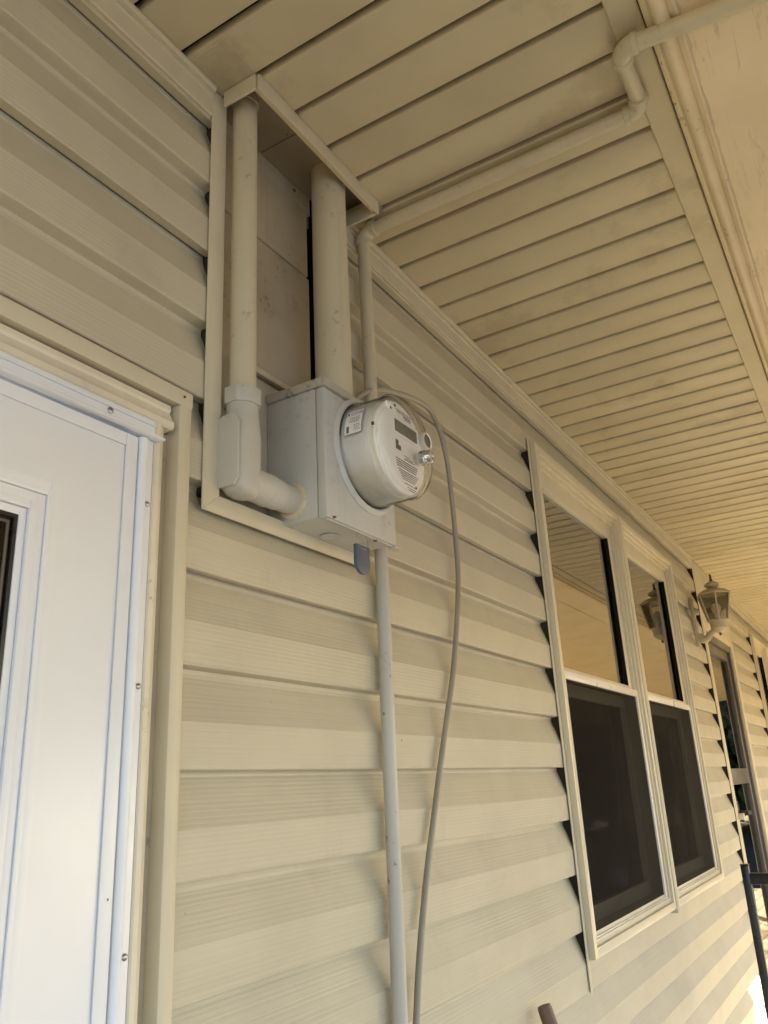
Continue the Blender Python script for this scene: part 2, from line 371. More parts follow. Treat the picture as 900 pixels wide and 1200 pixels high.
# ---------------------------------------------------------------- soffit
sof = thing('eave_soffit', 'beige ribbed soffit of narrow boards under the eave', 'soffit', (1.6, -.3, ZS))
GP = .0954
def plank(y0, y1, name='soffit_board', nx=1, x0=0.):
    mb = MB()
    for i in range(nx):
        a = x0+i*GP
        pr = [(a+.0008, .018), (a+.0008, .004), (a+.0020, .0012), (a+.0050, 0), (a+.0815, 0), (a+.0832, .0008), (a+.0838, .0035), (a+.0838, .018)]
        mb.ext(pr, 'y', y0, y1)
    return mb
X0 = 1.356-22*GP
src = None; srch = None
for k in range(70):
    x = X0+k*GP
    hole = .775 < x+GP*.5 < 1.135
    if hole:
        a, b = x, x+GP
        if srch is None:
            srch = obj('soffit_board', plank(-.60, -.079), 'soffit', sof, ang=50); o = srch
        else: o = srch.copy(); col.objects.link(o)
    else:
        if src is None:
            src = obj('soffit_board', plank(-.60, -.002), 'soffit', sof, ang=50); o = src
        else: o = src.copy(); col.objects.link(o)
    o.parent = sof; o.matrix_parent_inverse = Matrix.Translation(-sof.location); o.location = (x, 0, ZS+random.uniform(0, .0008))
o = obj('far_soffit_boards', plank(-.60, -.002, nx=62, x0=X0+70*GP), 'soffit', sof, kind='stuff', ang=50); o.location.z = ZS
# thin fillers left and right of the hole
obj('soffit_void', MB().box(-1.5, 13, -.60, -.0815, ZS+.0185, ZS+.022).box(-1.5, .70, -.081, .02, ZS+.0185, ZS+.022).box(1.2, 13, -.081, .02, ZS+.0185, ZS+.022), 'dark', sof)
obj('soffit_infill', MB().box(.700, .776, -.079, -.002, ZS+.0002, ZS+.01), 'soffit', sof)
obj('soffit_infill', MB().box(1.134, 1.18, -.079, -.002, ZS+.0002, ZS+.01), 'soffit', sof)
# outer F channel
pr = [(-.590, ZS+.012), (-.590, ZS-.0035), (-.592, ZS-.005), (-.632, ZS-.005), (-.6345, ZS-.003), (-.6345, ZS+.012)]
obj('edge_channel', MB().ext(pr, 'x', -1.5, 13), 'soffit', sof, ang=30)
# collar of trim round the hole
z0c, z1c = ZS-.030, ZS-.0005
obj('hole_trim', MB().box(.7745, 1.138, -.0865, -.0815, z0c, z1c), 'trim', sof, bevel=.0012)
obj('hole_trim', MB().box(.7705, .7755, -.0805, -.014, z0c, z1c), 'trim', sof, bevel=.0012)
obj('hole_trim', MB().box(1.133, 1.138, -.0805, -.008, z0c, z1c), 'trim', sof, bevel=.0012)
obj('hole_trim_flange', MB().box(.7765, 1.132, -.0808, -.074, z0c+.004, z0c+.006), 'trim', sof)
# the older soffit seen up in the hole
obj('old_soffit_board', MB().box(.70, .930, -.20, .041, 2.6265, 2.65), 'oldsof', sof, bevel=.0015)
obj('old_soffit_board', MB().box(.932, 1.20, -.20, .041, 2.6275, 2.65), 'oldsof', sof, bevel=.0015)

# porch roof beyond the eave
SL = .12
def zc(y): return ZS-.012-SL*(-y-.66)
pc = thing('porch_ceiling', 'smooth cream painted plywood ceiling of the porch sloping down outwards', 'ceiling', (1.6, -1.1, 2.45))
x = -1.5
for xb in (3.6, 6.04, 8.48, 13):
    for ya, yb in ((-.655, -.828), (-.832, -1.62)):
        mb = MB().ext([(ya, zc(ya)), (yb, zc(yb)), (yb, zc(yb)+.012), (ya, zc(ya)+.012)], 'x', x+.0015, xb-.0015)
        obj('plywood_sheet', mb, 'plywood', pc)
    x = xb
def rounded(c, r, a0, a1, n_=8): return [(c[0]+r*math.cos(a0+(a1-a0)*i/n_), c[1]+r*math.sin(a0+(a1-a0)*i/n_)) for i in range(n_+1)]
# edge moulding: a small square fillet, then a fat half round, then a thin cove
mz = ZS-.004
pr = [(-.637, mz+.02), (-.637, mz-.004), (-.641, mz-.006), (-.644, mz-.006), (-.6445, mz-.0085), (-.648, mz-.0095)]
pr += rounded((-.661, mz-.010), .0125, PI*.02+0, -PI*.93, 10)[0:]
pr = [(-.637, mz+.02), (-.637, mz-.004), (-.641, mz-.0065), (-.6455, mz-.0065), (-.6460, mz-.0095)] + rounded((-.6605, mz-.0105), .0125, -.05, -PI+.15, 10) + [(-.6755, mz-.0145), (-.681, mz-.0165), (-.684, mz-.0160), (-.6845, mz+.02)]
obj('half_round_moulding', MB().ext(pr, 'x', -1.5, 13), 'moulding', pc, ang=28)
# torn paint and old caulk along the outer edge of the moulding
mb = MB(); xs = -.5; prev = None; rings = []
while xs < 4.2:
    wd = .0012+.0030*random.random(); yb = -.6845-wd; rings.append([(xs, -.680, mz-.0168), (xs, yb, zc(yb)-.0022), (xs, yb-.0015, zc(yb)+.001), (xs, -.680, mz-.010)]); xs += random.uniform(.006, .022)
obj('cracked_caulk', mb.loft(rings), 'caulk', pc, ang=60)
obj('roof_deck', MB().box(-1.5, 13, -1.88, .4, 2.74, 2.78).box(-1.5, 13, -1.88, -1.86, 2.34, 2.74), 'bronze', pc)
obj('header_beam', MB().box(-1.5, 13, -1.76, -1.62, 2.05, 2.46), 'moulding', pc, bevel=.004)
obj('sun_blocker', MB().box(-1.5, 6.2, -1.78, -1.765, 1.95, 2.10).box(6.2, 6.8, -1.78, -1.765, 2.0, 2.10), 'moulding', pc)  # added board, unseen, sized to hold the sun patch to the corner
obj('eave_board', MB().box(-1.5, 13, -1.86, -1.76, 2.34, 2.36), 'plywood', pc)
for k, x in enumerate((-1.2, 1.35, 3.95, 6.5, 9.1, 11.7)):
    t_ = thing('porch_post', 'square cream porch post under the outer header beam', 'post', (x, -1.69, 0), group='porch posts along the outer edge')
    obj('shaft', MB().box(x-.045, x+.045, -1.735, -1.645, .10, 1.97), 'moulding', t_, bevel=.004)
    obj('base', MB().box(x-.06, x+.06, -1.75, -1.63, 0.001, .10), 'moulding', t_, bevel=.004)
    obj('capital', MB().box(x-.06, x+.06, -1.75, -1.63, 1.97, 2.0495), 'moulding', t_, bevel=.004)

# ---------------------------------------------------------------- windows
def rectframe(x0, x1, z0, z1, w_, y0, y1, wt=None, wb=None):
    wt = wt or w_; wb = wb or w_
    return MB().box(x0, x0+w_, y0, y1, z0, z1).box(x1-w_, x1, y0, y1, z0, z1).box(x0+w_, x1-w_, y0, y1, z1-wt, z1).box(x0+w_, x1-w_, y0, y1, z0, z0+wb)
def window(x0, x1, label, z0=1.098, z1=2.437, sashes=True):
    wn = thing('sash_window', label, 'window', ((x0+x1)/2, 0, z0), group='double hung windows in the porch wall')
    fr = obj('frame', rectframe(x0, x1, z0, z1, .022, -.020, .05), 'winvinyl', wn, bevel=.0012)
    obj('frame_bead', rectframe(x0+.0225, x1-.0225, z0+.0225, z1-.0225, .014, -.012, .05), 'winvinyl', fr, bevel=.0012)
    obj('frame_stop', rectframe(x0+.037, x1-.037, z0+.037, z1-.037, .012, -.003, .05), 'winvinyl', fr, bevel=.001)
    a, b = x0+.0495, x1-.0495; mz_ = z0+(z1-z0)*.503
    us = obj('upper_sash', rectframe(a, b, mz_, z1-.0495, .040, .006, .034, .055, .030), 'winvinyl', wn, bevel=.0015)
    obj('pane', MB().box(a+.039, b-.039, .0205, .0215, mz_+.029, z1-.1035), 'glass', us)
    obj('glazing_gasket', MB().box(b-.0425, b-.0405, .0075, .0200, mz_+.03, z1-.105), 'dark', us)
    ls = obj('lower_sash', rectframe(a, b, z0+.0495, mz_-.001, .040, .037, .060), 'winvinyl', wn, bevel=.0015)
    obj('pane', MB().box(a+.039, b-.039, .0485, .0495, z0+.088, mz_-.041), 'lowglass', ls)
    sf = obj('screen_frame', rectframe(a-.006, b+.006, z0+.016, mz_+.016, .020, -.008, .0035, .022, .024), 'winwhite', wn, bevel=.0015)
    obj('screen_mesh', MB().box(a+.013, b-.013, -.0025, -.002, z0+.039, mz_-.005), 'screen', sf)
    for xx in (a+.03, b-.03): obj('screen_latch', MB().box(xx-.012, xx+.012, -.0115, -.0085, z0+.019, z0+.030), 'winwhite', sf, bevel=.001)
    if sashes:
        pb = obj('roller_blind', MB().box(a+.0, b-.0, .064, .066, mz_+.02, z1-.03), 'blind', wn)
        cu = MB(); pts = []
        for i in range(60):
            xx = a-.02+(b-a+.04)*.42*i/59; pts.append((xx, .105+.014*math.sin(i*.9)))
        cu.ext(pts+[(p[0], p[1]+.003) for p in pts[::-1]], 'z', z0-.1, z1-.02)
        obj('curtain', cu, 'curtain', wn)
    return wn
window(2.092, 2.940, 'double window sash unit nearest the electric meter, bright reflected spot in its lower pane')
window(2.968, 3.800, 'double hung window directly left of the wall lantern')
window(6.30, 6.95, 'far window beyond the storm door, cut by the right edge')
window(6.97, 7.58, 'farthest window past the storm door, hardly visible')
def gap_shade(x0, x1, z0, z1): obj('gap_shade_strip', MB().box(x0, x1, -.0004, .0395, z0, z1), 'shade_black', wall)  # near-black strip: shade inside the trim gaps put in as colour
gap_shade(.7720, .7885, 1.902, 2.59); gap_shade(2.0860, 2.0890, 1.10, 2.44); gap_shade(4.4325, 4.4445, .1, 2.59); gap_shade(6.286, 6.294, 1.1, 2.44)
jn = 'window_trim'
def wintrim(x0, x1, z0, z1, xm0, xm1):
    jstrip_v(x0, x0+.0155, z0-.045, z1+.012, -.0050, jn)
    jstrip_v(x1, x1+.012, z0, z1+.012, -.0050, jn, side=-1)
    obj(jn, MB().ext([(.014, z1), (-.004, z1), (-.0055, z1+.002), (-.0065, z1+.008), (-.004, z1+.0118), (.014, z1+.0125)], 'x', x0+.016, x1-.0005), 'trim', wall, ang=30)
    obj('mullion_cover', MB().ext([(xm0, .03), (xm0, -.022), (xm0+.003, -.0245), (xm0+.010, -.0245), (xm0+.012, -.0225), (xm1-.012, -.0225), (xm1-.010, -.0245), (xm1-.003, -.0245), (xm1, -.022), (xm1, .03)], 'z', z0-.014, z1-.001), 'winvinyl', wall, ang=30)
wintrim(2.075, 3.802, 1.098, 2.4375, 2.9405, 2.9675)
wintrim(6.28, 7.582, 1.098, 2.4375, 6.9505, 6.9695)
obj('bent_trim_tip', MB().ext([(2.0760, -.0052), (2.0895, -.0050), (2.0895, -.002), (2.0770, -.002)], 'z', 1.03, 1.0525), 'trim', wall, bevel=.003)

# ---------------------------------------------------------------- white storm door at the left
dr = thing('white_storm_door', 'white storm door with a raised window frame at the left edge', 'door', (.2, 0, .3))
jstrip_v(.709, .731, .0, 2.0065, -.0050, 'door_trim', side=-1); 
pr = [(.014, 2.0075), (-.004, 2.0075), (-.0055, 2.010), (-.0062, 2.028), (-.004, 2.0315), (-.0025, 2.0315), (-.0035, 2.012), (.014, 2.0105)]
obj('door_trim', MB().ext(pr, 'x', -1.0, .7315), 'trim', wall, ang=30)
fw = obj('wood_casing', MB().ext([(.04, 1.966), (-.001, 1.966), (-.004, 1.9685), (-.004, 1.976), (-.001, 1.979), (.002, 1.986), (.005, 1.992), (.003, 1.996), (.004, 2.003), (.04, 2.006)], 'x', -1.0, .7005), 'wood', dr, ang=30)
obj('wood_casing', MB().ext([(.669, .04), (.669, -.002), (.671, -.004), (.678, -.004), (.681, -.001), (.688, .002), (.691, .006), (.691, .04)], 'z', 0, 1.9655), 'wood', dr, ang=30)
obj('casing_reveal', MB().box(.6915, .7088, .016, .04, 0, 1.9655), 'old', dr)  # shade of the deep reveal put in with the darker board colour
af = obj('door_frame', MB().box(-1.0, .668, -.004, .03, 1.944, 1.9655).box(.654, .6685, -.002, .03, 0, 1.9435), 'white', dr, bevel=.0012)
obj('drip_cap', MB().ext([(-.0045, 1.9445), (-.020, 1.9385), (-.021, 1.9355), (-.0185, 1.9345), (-.004, 1.937)], 'x', -1.0, .671), 'white', dr, bevel=.0006)
obj('frame_rib', MB().box(-1.0, .667, -.0065, -.0045, 1.957, 1.959), 'white', dr)
obj('hinge_rod', MB().tube([(.6475, -.006, 0), (.6475, -.006, 1.9335)], .0062, 20), 'white', dr)
lf = obj('door_leaf', MB().box(-1.0, .6395, -.004, .03, 0, 1.9325), 'white', dr, bevel=.002)
obj('leaf_edge', MB().box(.6215, .6390, -.0068, -.0045, 0, 1.932).box(-1.0, .6210, -.0068, -.0045, 1.9155, 1.932), 'white', dr, bevel=.0008)
def lite(x1, z1, w_, y0, y1, mat='white', nm='glazing_frame'):
    # the right side and top of the frame of the glazed opening; its left and lower sides lie far outside the picture
    mb = rectframe(-.85, x1, .45, z1, w_, y0, y1)
    return obj(nm, mb, mat, lf, bevel=.0008)
lite(.5330, 1.8360, .012, -.0090, -.0045); lite(.5205, 1.8235, .0055, -.0130, -.0045); lite(.5145, 1.8175, .010, -.0105, -.0045)
lite(.5040, 1.8070, .009, -.0125, -.0045); lite(.4945, 1.7975, .0085, -.0085, -.0045)
obj('lite_pane', MB().box(-.84, .4860, -.0047, -.0043, .46, 1.789), 'doorglass', lf)
obj('lite_recess', MB().box(-.84, .4855, -.0043, -.0041, .46, 1.7885), 'dark', lf)
obj('screen_bead', rectframe(-.84, .4855, .46, 1.7890, .004, -.0075, -.0048), 'black', lf)
obj('screen_bead', rectframe(-.834, .4775, .466, 1.7810, .003, -.0062, -.0048), 'bronze', lf)
def screw(x, y, z, par, ax=(0, -1, 0), r=.0042, mat='steel'):
    s_ = obj('screw', MB().lathe((x, y, z), ax, [(0, r), (.0012, r), (.0022, r*.7), (.0027, r*.2)], 16), mat, par)
    return s_
screw(.6625, -.002, 1.851, dr, r=.0036); screw(.6625, -.002, 1.628, dr, r=.0036); screw(.6625, -.002, 1.35, dr, r=.0036); screw(.5955, -.004, 1.953, dr)
screw(.715, -.0062, 2.020, wall, r=.0018, mat='rust')

# ---------------------------------------------------------------- far storm door
fd = thing('dark_storm_door', 'narrow full glass storm door with dark frame behind the lantern', 'door', (4.9, 0, .1))
jstrip_v(4.425, 4.447, 0, 2.598, -.0050, 'door_trim'); jstrip_v(5.338, 5.368, 0, 2.598, -.0050, 'door_trim', side=-1)
obj('transom_panel', MB().box(4.4475, 5.3375, -.004, .02, 2.27, 2.598), 'trim', wall, bevel=.002)
obj('casing', MB().box(4.4475, 4.50, -.006, .10, 0, 2.2695).box(5.285, 5.3375, -.006, .10, 0, 2.2695).box(4.5005, 5.2845, -.006, .10, 2.225, 2.2695), 'winvinyl', fd, bevel=.002)
obj('door_frame', rectframe(4.5008, 5.284, .0, 2.2245, .04, .004, .06), 'bronze', fd, bevel=.002)
dl = obj('door_leaf', rectframe(4.542, 5.243, .01, 2.183, .055, .018, .05), 'bronze', fd, bevel=.002)
obj('mid_rail', MB().box(4.5975, 5.1875, .018, .05, 1.445, 1.525), 'bronze', dl, bevel=.002)
obj('pane', MB().box(4.5965, 5.1885, .034, .036, 1.524, 2.1285), 'doorglass', dl)
obj('pane', MB().box(4.5965, 5.1885, .034, .036, .064, 1.446), 'doorglass', dl)
obj('inner_door', MB().box(4.5, 5.285, .115, .15, 0, 2.26), 'curtain', fd)
ha = obj('door_handle', MB().box(4.553, 4.585, .0, .018, 1.27, 1.37).box(4.56, 4.58, -.03, .0, 1.30, 1.325).box(4.56, 4.66, -.045, -.028, 1.302, 1.322), 'black', dl, bevel=.003)
obj('latch_strike', MB().box(4.485, 4.515, -.03, -.006, 1.285, 1.315), 'winvinyl', fd, bevel=.002)

# ---------------------------------------------------------------- meter box
bx0, bx1, bz0, bz1, byb, byf = .934, 1.137, 1.890, 2.106, .028, -.085
mbx = thing('meter_box', 'beige painted steel electric meter box with round opening', 'meter box', (1.035, 0, 1.89))
obj('box_body', MB().box(bx0, bx1-.002, byf+.017, byb, bz0+.001, bz1), 'box', mbx, bevel=.0022)
obj('box_cover', MB().box(bx0-.001, bx1, byf, byf+.0155, bz0-.001, bz1-.001), 'box', mbx, bevel=.0028)
cap = MB().box(bx0-.0045, bx1+.002, byf-.0035, byb, bz1+.0005, bz1+.0150)
obj('box_cap', cap, 'boxtop', mbx, bevel=.0015)
obj('bottom_flange', MB().box(bx0+.002, bx1+.006, byf+.001, byf+.0035, bz0-.0045, bz0-.0015).box(bx1-.012, bx1+.009, byf-.004, byf+.010, bz0-.0065, bz0-.0035), 'box', mbx, bevel=.0008)
MC = (1.055, byf, 2.025)
obj('opening_rim', MB().lathe(MC, (0, -1, 0), [(-.004, .100), (.002, .0995), (.0055, .0965), (.007, .093), (.006, .0905), (.001, .089), (-.004, .0885)], 72), 'box', mbx)
obj('sealing_ring', MB().lathe(MC, (0, -1, 0), [(.0002, .0895), (.0014, .0895), (.0014, .05), (.0002, .05)], 72), 'dark', mbx)
obj('knockout', MB().lathe((1.02, -.03, bz0-.0002), (0, 0, -1), [(0, .016), (.0012, .016), (.0015, .0145), (.0008, .0135), (.0010, .0)], 28), 'box', mbx)
for (x, z) in ((.958, 1.955), (1.118, 1.925)):
    obj('cover_dimple', MB().lathe((x, byf, z), (0, -1, 0), [(-.001, .0052), (.0008, .005), (.0004, .0036), (.0012, .003), (.0014, .0)], 18), 'box', mbx)
screw(.951, byf-.001, 1.893, mbx, (0, 0, -1), .0035, 'rust'); screw(1.075, byf+.004, 1.8865, mbx, (0, 0, -1), .0035, 'rust')
# hub seal where the elbow pipe enters
rings = []
for h in (0, .0035):
    rings.append([(bx0-.0005-h, -.020+math.cos(a*PI/20)*(.0290-h*.6+.0012*math.sin(a*3.7)), 1.927+math.sin(a*PI/20)*(.0290-h*.6+.0012*math.sin(a*3.7))) for a in range(40)])
obj('hub_seal', MB().loft(rings), 'caulk', mbx)

# electric meter
em = thing('electric_meter', 'round electric meter with clear cover, grey body and white face', 'electric meter', (MC[0], byf, MC[2]))
cx, cz_ = MC[0], MC[2]
obj('meter_body', MB().lathe(MC, (0, -1, 0), [(.001, .0868), (.004, .0868), (.0045, .0835), (.046, .0835), (.0505, .081), (.0515, .077)], 80), 'metergrey', em)
obj('face_plate', MB().lathe((cx, byf, cz_), (0, -1, 0), [(.050, .0800), (.0620, .0795), (.0645, .0780), (.0648, .0745), (.0630, .0735), (.0632, .0715), (.0660, .0705), (.0662, .0690), (.0655, .0)], 80), 'face', em)
obj('clear_cover', MB().lathe(MC, (0, -1, 0), [(.0045, .0878), (.062, .0870), (.0640, .0884), (.0672, .0884), (.0690, .0862), (.075, .0848), (.0782, .0822), (.0800, .078), (.0810, .070), (.0815, .0)], 96), 'clear', em)
obj('cover_band', MB().lathe(MC, (0, -1, 0), [(.0015, .0885), (.0060, .0885), (.0062, .0872), (.0015, .0872)], 80), 'clear', em)
YF = byf-.0657
def fbox(x0, x1, z0, z1, h=.0012): return MB().box(x0, x1, YF-h, YF+.0005, z0, z1)
obj('display_bezel', fbox(1.029, 1.112, 2.0425, 2.0745, .0014), 'face', em, bevel=.0005)
obj('display', fbox(1.0345, 1.1065, 2.0480, 2.0690, .0020), 'lcd', em)
# name plate, round logo mark, bar code block and rows of small print
pr_ = MB(); random.seed(3)
def dashes(x0, x1, z, h=.0011, maxw=.007):
    x = x0
    while x < x1:
        w_ = random.uniform(.002, maxw); w_ = min(w_, x1-x); pr_.box(x, x+w_, YF-.0009, YF-.0003, z-h/2, z+h/2); x += w_+.0014
dashes(1.042, 1.098, 2.0895, .0010); dashes(1.046, 1.088, 2.0865, .0010); dashes(1.066, 1.092, 2.0832, .0024, .010); dashes(1.070, 1.090, 2.0795, .0012)
dashes(1.062, 1.092, 2.0065, .0012)
for i in range(4): dashes(1.034+i*.001, 1.104-i*.002, 2.0010-i*.0038, .0013, .009)
for i in range(5): dashes(1.040+i*.003, 1.104-i*.003, 1.9840-i*.0034, .0010, .009)
dashes(1.058, 1.090, 1.9640, .0012); dashes(1.066, 1.094, 1.9590, .0010); dashes(1.070, 1.090, 1.9555, .0010)
obj('face_print', pr_, 'print', em, kind='stuff')
pr_ = MB(); dashes(1.062, 1.078, 2.0125, .0012); dashes(1.068, 1.090, 2.0095, .0010); obj('red_face_print', pr_, 'redprint', em)
obj('square_mark', fbox(1.037, 1.0445, 2.0175, 2.0335, .0010).box(1.0448, 1.0515, YF-.001, YF, 2.0175, 2.0255), 'print', em)
obj('optical_port', MB().lathe((1.1312, -.1545, 2.0604), (0, -1, 0), [(-.004, .0165), (.004, .0165), (.0055, .0155), (.0055, .0115), (.0035, .0112)], 40), 'face', em)
obj('port_window', MB().lathe((1.1312, -.1545, 2.0604), (0, -1, 0), [(.0005, .0112), (.0052, .0112), (.0058, .0100), (.0058, .0)], 32), 'print', em)
obj('reset_button', MB().lathe((1.1001, byf-.0815, 2.0168), (0, -1, 0), [(-.004, .0130), (.004, .0130), (.005, .0118), (.014, .0108), (.0155, .0095), (.0155, .0070), (.0135, .0062), (.0135, .0)], 32), 'chrome', em)
for (x, z) in ((1.026, 2.085), (1.095, 1.966), (1.040, 2.094)): obj('face_screw', MB().lathe((x, YF, z), (0, -1, 0), [(0, .0026), (.001, .0026), (.0014, .0)], 12), 'print', em)
obj('cover_clip', MB().lathe((cx-.066, byf-.0815, cz_+.047), (0, -1, 0), [(-.002, .0060), (.0008, .0060), (.0015, .0045), (.0015, .0)], 20), 'metergrey', em)
obj('vent_slot', MB().box(cx-.0905, cx-.0885, byf-.0695, byf-.0655, cz_+.006, cz_+.011), 'print', em)
# warning label wrapped round the side of the body
def wrap(u, v, r=.0881):     # u = distance back to front (m), v = angle in degrees from the -X side
    a = math.radians(180-v); return (cx+r*math.cos(a), byf-u, cz_+r*math.sin(a))
LB = MB()
def quad(u0, u1, v0, v1, r): LB.add([wrap(u0, v0, r), wrap(u1, v0, r), wrap(u1, v1, r), wrap(u0, v1, r)], [(0, 1, 2, 3)])
U0, U1, V0, V1 = .013, .046, 1, 33
for i in range(8): quad(U0, U1, V0+(V1-V0)*i/8, V0+(V1-V0)*(i+1)/8, .08835)
lab = obj('side_label', LB, 'metergrey', em)
LB = MB()
for i in range(8):
    a, b = V0+(V1-V0)*i/8, V0+(V1-V0)*(i+1)/8; quad(U0, U0+.0006, a, b, .0886); quad(U1-.0006, U1, a, b, .0886)
quad(U0, U1, V0, V0+.5, .0886); quad(U0, U1, V1-.5, V1, .0886); quad(U0, U1, V1-8.2, V1-7.8, .0886)
for i in range(4):
    u = U0+.009
    while u < U1-.006:
        w_ = random.uniform(.0015, .005); quad(u, min(u+w_, U1-.005), 21-i*2.0, 21.7-i*2.0, .0886); u += w_+.001
for i in range(4):
    u = U0+.018
    while u < U1-.004:
        w_ = random.uniform(.0015, .004); quad(u, min(u+w_, U1-.003), 11-i*2.0, 11.7-i*2.0, .0886); u += w_+.001
for i in range(6): quad(U0+.0045, U0+.0095, 3.2+i*1.3, 4.2+i*1.3, .0886)
LB.add([wrap(U0+.002, V1-6.6, .0886), wrap(U0+.007, V1-6.6, .0886), wrap(U0+.0045, V1-2.0, .0886)], [(0, 1, 2)])
def text_mesh(body, size):
    cu = bpy.data.curves.new('lettering', 'FONT'); cu.body = body; cu.size = size; cu.resolution_u = 2
    to = bpy.data.objects.new('lettering', cu); col.objects.link(to)
    bpy.context.view_layer.update()
    me = bpy.data.meshes.new_from_object(to.evaluated_get(bpy.context.evaluated_depsgraph_get()))
    v = [tuple(p.co) for p in me.vertices]; f = [tuple(p.vertices) for p in me.polygons]
    bpy.data.objects.remove(to); bpy.data.curves.remove(cu); bpy.data.meshes.remove(me); return v, f
tv, tf = text_mesh('WARNING', .0062)
wx = max(p[0] for p in tv)
LB.add([wrap(U0+.0085+p[0]/wx*.0225, V1-6.4+p[1]/.088*57.3, .0887) for p in tv], tf)
obj('label_print', LB, 'print', em)

# lead seal tag hanging from the box
tg = thing('seal_tag', 'small blue grey seal tag hanging on a wire loop below the meter box', 'tag', (1.027, -.082, 1.86))
pts = [(1.033+.016*math.sin(a), -.082+.003*math.cos(a), 1.877+.019*math.cos(a)*(1.0 if math.cos(a) > 0 else .9)) for a in [k*2*PI/40 for k in range(41)]]
obj('wire_loop', MB().tube(pts, .0008, 8), 'steel', tg)
prf = [(1.013, 1.8655), (1.0105, 1.8655), (1.0105, 1.836)]+[(1.0295+.019*math.cos(a), 1.836+.0165*math.sin(a)) for a in [PI+k*PI/12 for k in range(13)]]+[(1.0485, 1.8655), (1.046, 1.8655)]
obj('tag_body', MB().ext(prf, 'y', -.0855, -.0795), 'tag', tg, bevel=.0008)

# ---------------------------------------------------------------- conduits
lp = thing('elbow_conduit', 'painted conduit running up left of the meter box with an elbow fitting at its foot', 'conduit', (.8175, -.02, 1.9))
obj('pipe', MB().tube([(.8175, -.020, 2.045), (.8175, -.020, 2.645)], .0203, 32), 'pipe', lp)
obj('pipe_collar', MB().lathe((.8175, -.020, 2.606), (0, 0, 1), [(0, .0205), (.0, .0225), (.012, .0225), (.012, .0205)], 32), 'pipe', lp)
def sring(cx_, cy_, z, hx, hy, p=2.6, n_=32, dx=0):
    out = []
    for k in range(n_):
        a = k*2*PI/n_; c, s_ = math.cos(a), math.sin(a)
        out.append((cx_+hx*math.copysign(abs(c)**(2/p), c), cy_+hy*math.copysign(abs(s_)**(2/p), s_), z))
    return out
mb = MB(); n8 = 8
mb.loft([[(.8175+.0285*math.cos(PI/8+k*PI/4), -.020+.0285*math.sin(PI/8+k*PI/4), z) for k in range(8)] for z in (2.040, 2.066)])
obj('coupling_nut', mb, 'pipegrey', lp, bevel=.0015)
mb = MB().loft([sring(.8175, -.02, 2.040, .0235, .0235, 2), sring(.8175, -.02, 2.024, .0240, .0240, 2), sring(.8155, -.02, 2.010, .0262, .0242, 2.4), sring(.8150, -.02, 1.985, .0275, .0243, 3.2),
                sring(.8140, -.02, 1.955, .0270, .0243, 3.2), sring(.8140, -.02, 1.925, .0275, .0243, 3.0), sring(.8150, -.02, 1.912, .0262, .0238, 2.6), sring(.8175, -.02, 1.9035, .0215, .0200, 2.3), sring(.8205, -.02, 1.9005, .012, .012, 2)])
bd = obj('fitting_body', mb, 'pipegrey', lp, ang=60)
prc = [(-.0415, 1.918), (-.0415, 2.004), (-.036, 2.013), (-.028, 2.0165), (-.012, 2.0165), (-.004, 2.013), (.0015, 2.004), (.0015, 1.918), (-.006, 1.908), (-.034, 1.908)]
obj('cover_plate', MB().ext(prc, 'x', .7845, .7885), 'pipegrey', bd, bevel=.001)
obj('fitting_hub', MB().tube([(.82, -.02, 1.927), (.868, -.02, 1.927)], .0243, 32), 'pipegrey', bd)
obj('nipple', MB().tube([(.868, -.02, 1.927), (.936, -.02, 1.927)], .0218, 32), 'pipegrey', lp)
obj('lock_ring', MB().lathe((.866, -.02, 1.927), (1, 0, 0), [(0, .0243), (.001, .0255), (.006, .0255), (.007, .0243), (.030, .0238), (.032, .0218)], 36), 'pipegrey', lp)

bp = thing('service_riser', 'thick painted riser pipe rising from the meter box top through the soffit', 'pipe', (1.045, -.03, 2.12))
obj('pipe', MB().tube([(1.045, -.03, 2.1215), (1.045, -.03, 2.35), (1.046, -.03, 2.66)], .0322, 40), 'pipe', bp)
obj('pipe_hub', MB().lathe((1.045, -.03, 2.1214), (0, 0, 1), [(0, .038), (.004, .0378), (.006, .0345), (.012, .0338), (.013, .0322)], 40), 'boxtop', bp)

PX, PY = 1.183, -.020
R = .0128
def fitting(mb, p, d, r=R*1.32, h=.010):
    return mb.lathe(p, d, [(-h*.5, r*.9), (-h*.42, r), (h*.42, r), (h*.5, r*.9)], 28)
sc_ = thing('soffit_conduit', 'slim painted conduit running up the wall, across the soffit and out over the porch', 'conduit', (PX, PY, 2.1))
zz = 2.5835
obj('wall_pipe', MB().tube([(PX, PY, 2.10), (PX+.001, PY, 2.36), (PX, PY, 2.552)], R, 24), 'pipe', sc_)
def elbow(c, u, v, rr, par, name='elbow'):
    path = arc(c, u, v, rr, 0, PI/2, 10)
    mb = MB().tube(path, R*1.2, 28)
    d0 = Vector(v); d1 = -Vector(u)
    fitting(mb, path[0], d0); fitting(mb, path[-1], d1)
    return obj(name, mb, 'pipe', par)
# up the wall -> out along the soffit (-Y)
elbow((PX, PY-.026, 2.5575), (0, 1, 0), (0, 0, 1), .026, sc_)
YE = -.584
obj('soffit_pipe', MB().tube([(PX, PY-.026, zz), (PX, -.3, zz-.0005), (PX, YE+.02, zz)], R, 24), 'pipe', sc_)
# turn towards -X below the edge channel: lies 30 mm lower than the run to clear it
elbow((PX-.026, YE+.020, zz), (1, 0, 0), (0, -1, 0), .026, sc_)
yb = YE+.020-.026
obj('cross_pipe', MB().tube([(PX-.026, yb, zz), (1.062, yb-.0, zz-.006)], R, 24), 'pipe', sc_)
